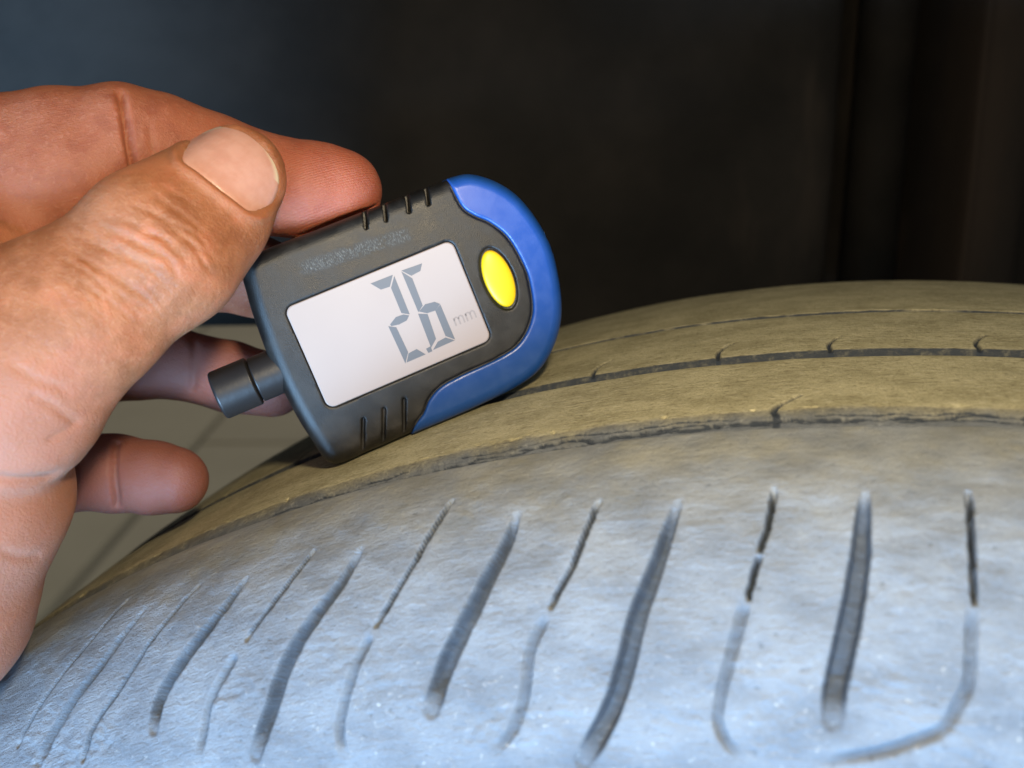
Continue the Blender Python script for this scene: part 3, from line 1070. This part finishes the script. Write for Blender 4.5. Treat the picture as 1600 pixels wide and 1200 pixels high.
# thumb knuckle: traced main folds, then many finer ones
m_th = th_only
for pts, w_, d_ in [([(150, 352), (185, 366), (225, 384), (258, 402), (274, 424), (276, 446)], 4.5, .62), ([(172, 338), (212, 352), (250, 372), (283, 398), (296, 425)], 4, .42),
                    ([(132, 372), (172, 392), (215, 412), (250, 436), (268, 462)], 4.5, .5), ([(205, 318), (245, 338), (285, 368), (318, 402)], 4, .34),
                    ([(225, 300), (262, 320), (300, 348), (332, 380)], 3.5, .26), ([(110, 395), (150, 415), (195, 440), (232, 470)], 5, .34), ([(95, 425), (140, 450), (185, 480), (215, 510)], 5, .12),
                    ([(240, 286), (280, 306), (318, 336)], 3.5, .16), ([(215, 372), (235, 366), (262, 378), (268, 396)], 3.5, .45), ([(190, 380), (205, 400), (240, 415), (262, 418)], 3.5, .42)]:
    crease(pts, w_, d_ * .7, m_th, .22, .25)
rs = random.Random(5)
for k in range(60):
    q = rs.uniform(.05, 1.0); cx, cy = 255 - 150 * (1 - q) + rs.uniform(-70, 70), 385 + 105 * (1 - q) + rs.uniform(-60, 60)
    ln = rs.uniform(22, 62); an = math.radians(rs.uniform(22, 58))
    p0 = (cx - ln * math.cos(an), cy - ln * math.sin(an)); p1 = (cx + rs.uniform(-5, 5), cy + rs.uniform(-5, 5)); p2 = (cx + ln * math.cos(an + .15), cy + ln * math.sin(an + .15))
    crease([p0, p1, p2], 2.8, rs.uniform(.05, .14), m_th, .5, .3)
# soft unevenness of flesh
for s__, a__, sd in ((9.0, .28, 61), (4.0, .10, 62)):
    disp += a__ * vnoise(HV[:, 0] / s__ + .37 * HV[:, 2] / s__, HV[:, 1] / s__ + .53 * HV[:, 2] / s__, sd)

# nail bed: a shallow pocket with raised folds round it
nail_px = spline(np.array([(284, 250), (286, 228), (303, 208), (332, 196), (362, 196), (392, 206), (417, 228), (432, 258), (436, 288), (426, 316), (408, 331), (390, 331), (364, 312), (336, 290), (308, 268)]), 6, True)
sel = (px > 240) & (px < 480) & (py > 150) & (py < 380) & (facing > 0) & (m_th > .1) & (HV[:, 2] < 200)
dn_ = np.full(len(HV), 99.0)
dn_[sel] = poly_sdf(np.stack([px[sel], py[sel]], 1), nail_px)
base_side = sstep(-(ta), -1.5, 1.0)
disp += np.where(sel, -.95 * (1 - sstep(dn_, -6, 1.5)) + (.30 + .5 * base_side) * np.exp(-((dn_ - 8) / 7.5) ** 2), 0)

# colour maps: pinker pads and palm, browner back of the thumb
red = np.clip(1 - th_only, 0, 1)
tipd = np.linalg.norm(HV - hand_chains['index'][-1][:3], axis=1)
red2 = np.exp(-(tipd / 16) ** 2) + .25 * np.exp(-(np.linalg.norm(HV - hand_chains['little'][-1][:3], axis=1) / 15) ** 2)
pink = sstep(py, 480, 640) * sstep(-px, -220, -60) * (HV[:, 2] < 205) + .3 * sstep(-px, -190, -40) * sstep(py, 220, 330) * (1 - th_only)
cuti = np.where(sel, np.exp(-((dn_ - 9) / 9) ** 2) * base_side, 0)
knu = np.exp(-(((px - 225) * .78 + (py - 385) * -.62) / 52) ** 2) * m_th
HVd = HV + HN * disp[:, None]

m = Mat('skin')
tm = m.attr('thumb_mm')[1]; rd = m.attr('redness')[2]; rt = m.attr('tip_red')[2]; pk = m.attr('pink')[2]; cu = m.attr('cuticle')[2]; kn = m.attr('knuckle')[2]; hm = m.attr('hand_mm')[1]
n1 = m.noise(hm, .22, 4, .6); n2 = m.noise(hm, 1.1, 4, .65)
brown = m.mix(m.ramp(n1, .3, .7), (0.265, 0.098, 0.043), (0.37, 0.150, 0.073))
brown = m.mix(m.math('MULTIPLY', m.ramp(m.noise(hm, .09, 3, .6), .48, .62), .45), brown, (0.47, 0.165, 0.085))
brown = m.mix(m.math('MULTIPLY', m.ramp(n2, .52, .7), .5), brown, (0.43, 0.205, 0.115))
brown = m.mix(m.math('MULTIPLY', m.ramp(n2, .45, .28), .35), brown, (0.30, 0.12, 0.065))
col = m.mix(m.math('MULTIPLY', rd, .75), brown, (0.345, 0.112, 0.064))
col = m.mix(m.math('MULTIPLY', m.ramp(n1, .56, .34), m.math('MULTIPLY', rd, .5)), col, (0.26, 0.075, 0.042))
col = m.mix(m.math('MULTIPLY', m.ramp(n2, .54, .68), m.math('MULTIPLY', rd, .35)), col, (0.46, 0.20, 0.13))
col = m.mix(m.math('MULTIPLY', rt, .8), col, (0.42, 0.112, 0.070))
col = m.mix(m.math('MULTIPLY', pk, .8), col, (0.41, 0.19, 0.132))
col = m.mix(m.math('MULTIPLY', cu, .75), col, (0.36, 0.135, 0.065))
col = m.mix(m.math('MULTIPLY', kn, m.ramp(n2, .5, .35, 0, .35)), col, (0.30, 0.15, 0.09))
col = m.mix(m.math('MULTIPLY', m.attr('finger_shade')[2], .85), col, (0.255, 0.105, 0.085))  # shade on the ring and little fingers painted as a darker mauve
m.set('Base Color', col)
m.set('Roughness', m.ramp(n2, .3, .7, .48, .62)); m.set('Specular IOR Level', .3)
m.set('Subsurface Weight', .55)
m.set('Subsurface Radius', (1.0, .32, .16)); m.set('Subsurface Scale', .0016)
# fine wrinkles across the thumb, print ridges on the fingers
w1 = m.noise(m.scale(tm, (1.5, .26, .26)), 1.0, 5, .62, .3)
vor = m.n('ShaderNodeTexVoronoi', feature='DISTANCE_TO_EDGE'); m.put(vor.inputs['Vector'], m.scale(tm, (1.05, .55, .55))); vor.inputs['Scale'].default_value = 1.0
cell = m.ramp(vor.outputs['Distance'], 0, .16)
wav = m.n('ShaderNodeTexWave', wave_type='BANDS', bands_direction='Y'); m.put(wav.inputs['Vector'], m.n('ShaderNodeVectorRotate', rotation_type='Z_AXIS', i_Vector=hm, i_Angle=math.radians(20)).outputs[0])
wav.inputs['Scale'].default_value = .62; wav.inputs['Distortion'].default_value = 2.0; wav.inputs['Detail'].default_value = 1; wav.inputs['Detail Scale'].default_value = .3
h1 = m.math('MULTIPLY', m.math('ADD', m.math('MULTIPLY', w1, m.math('ADD', .12, m.math('MULTIPLY', kn, .48))), m.math('MULTIPLY', cell, .07)), m.math('SUBTRACT', 1.0, m.math('MULTIPLY', rd, .75)))
h2 = m.math('MULTIPLY', wav.outputs['Fac'], m.math('MULTIPLY', m.math('ADD', m.math('MULTIPLY', rd, .03), m.math('MULTIPLY', rt, .14)), 1.0))
h3 = m.math('ADD', m.math('MULTIPLY', n2, .42), m.math('MULTIPLY', m.noise(hm, 2.2, 3, .6), .24))
m.set('Normal', m.bump(m.math('ADD', m.math('ADD', h1, h2), h3), .45, .0007))
MAT_SKIN = m.m
m = Mat('thumb_nail')
tm = m.attr('thumb_mm')[1]
sx = m.n('ShaderNodeSeparateXYZ'); m.put(sx.inputs[0], tm)
st = m.noise(m.scale(tm, (.08, 3.2, .2)), 1.0, 3)
n2 = m.noise(tm, .3, 3)
col = m.mix(m.ramp(n2, .3, .7), (0.60, 0.315, 0.25), (0.66, 0.375, 0.31))
col = m.mix(m.ramp(m.attr('nail_edge')[2], .84, .97), col, (0.78, 0.66, 0.50))
m.set('Base Color', col)
m.set('Roughness', .25); m.set('Specular IOR Level', .6); m.set('Coat Weight', .5); m.set('Coat Roughness', .16); m.set('Subsurface Weight', .3); m.set('Subsurface Radius', (1, .4, .25)); m.set('Subsurface Scale', .001)
m.set('Normal', m.bump(st, .25, .0003))
MAT_NAIL = m.m

hand = mesh_from('hand', cam_to_world(HVd), np.ascontiguousarray(HF), MAT_SKIN, attrs={
    'thumb_mm': np.stack([ta, tb, (HV - NB) @ nail_n], 1), 'hand_mm': HV, 'redness': red, 'tip_red': red2.clip(0, 1), 'pink': pink.clip(0, 1), 'finger_shade': sstep(-np.minimum(fd['ring'], fd['little']), -2.5, -.8) * sstep(px, 40, 120) * (HV[:, 2] > 205), 'cuticle': cuti, 'knuckle': knu})
hand.name = 'person'
tag(hand, 'bare hand at the left pinching the gauge between thumb and fingers', 'person')

# nail plate: laid over the bed, smooth and curved
from mathutils.bvhtree import BVHTree
nb_n = (HV + HN * (disp + np.where(sel, .75 * (1 - sstep(dn_, -6, 1.5)), 0))[:, None])
msk = sel & (dn_ < 14)
A = np.stack([np.ones(msk.sum()), ta[msk], tb[msk], ta[msk] ** 2, tb[msk] ** 2, ta[msk] * tb[msk], ta[msk] ** 3, tb[msk] ** 4 * .01], 1)
inn = dn_[msk] < 1
Zh = ((HV - NB) @ nail_n)[msk]
co_, *_ = np.linalg.lstsq(A[inn], Zh[inn], rcond=None)
zfun = lambda a, b: co_[0] + co_[1] * a + co_[2] * b + co_[3] * a * a + co_[4] * b * b + co_[5] * a * b + co_[6] * a ** 3 + co_[7] * .01 * b ** 4
# outline in thumb coordinates, from the skin beneath it
pv = []
HQ = np.stack([px[msk], py[msk]], 1); TAB = np.stack([ta[msk], tb[msk]], 1)
for q in nail_px[::2]:
    i = np.argsort(((HQ - q) ** 2).sum(1))[:6]
    pv.append(TAB[i].mean(0))
pv = np.array(pv)
pv = .5 * pv + .25 * (np.roll(pv, 1, 0) + np.roll(pv, -1, 0))
cen = pv.mean(0)
V, F, edge, TM = [], [], [], []
rings = [.06, .15, .3, .45, .6, .75, .88, .96, 1.0, 1.0]
for i, q in enumerate(rings):
    for a_, b_ in pv:
        x, y = cen + (np.array([a_, b_]) - cen) * max(q, 1e-3)
        z = zfun(x, y) - .22 - (.12 if i == 8 else 0) - (.9 if i == 9 else 0)
        V.append(NB + x * thA + y * thB + z * nail_n); TM.append((x, y, z))
        edge.append(q * sstep((np.array([a_, b_]) - cen)[0], 1.5, 3.5))
n_ = len(pv)
for i in range(len(rings) - 1):
    for k in range(n_):
        k2 = (k + 1) % n_
        F.append((i * n_ + k, i * n_ + k2, (i + 1) * n_ + k2, (i + 1) * n_ + k))
F.append(tuple(range(n_))[::-1])
nail = mesh_from('thumb_nail', cam_to_world(np.array(V)), F, MAT_NAIL, hand, attrs={'thumb_mm': np.array(TM), 'nail_edge': np.array(edge)})
me = nail.data
if sum((p.normal @ Vector(tuple((CAM - np.array(p.center))))) for p in me.polygons) < 0:
    me.flip_normals()
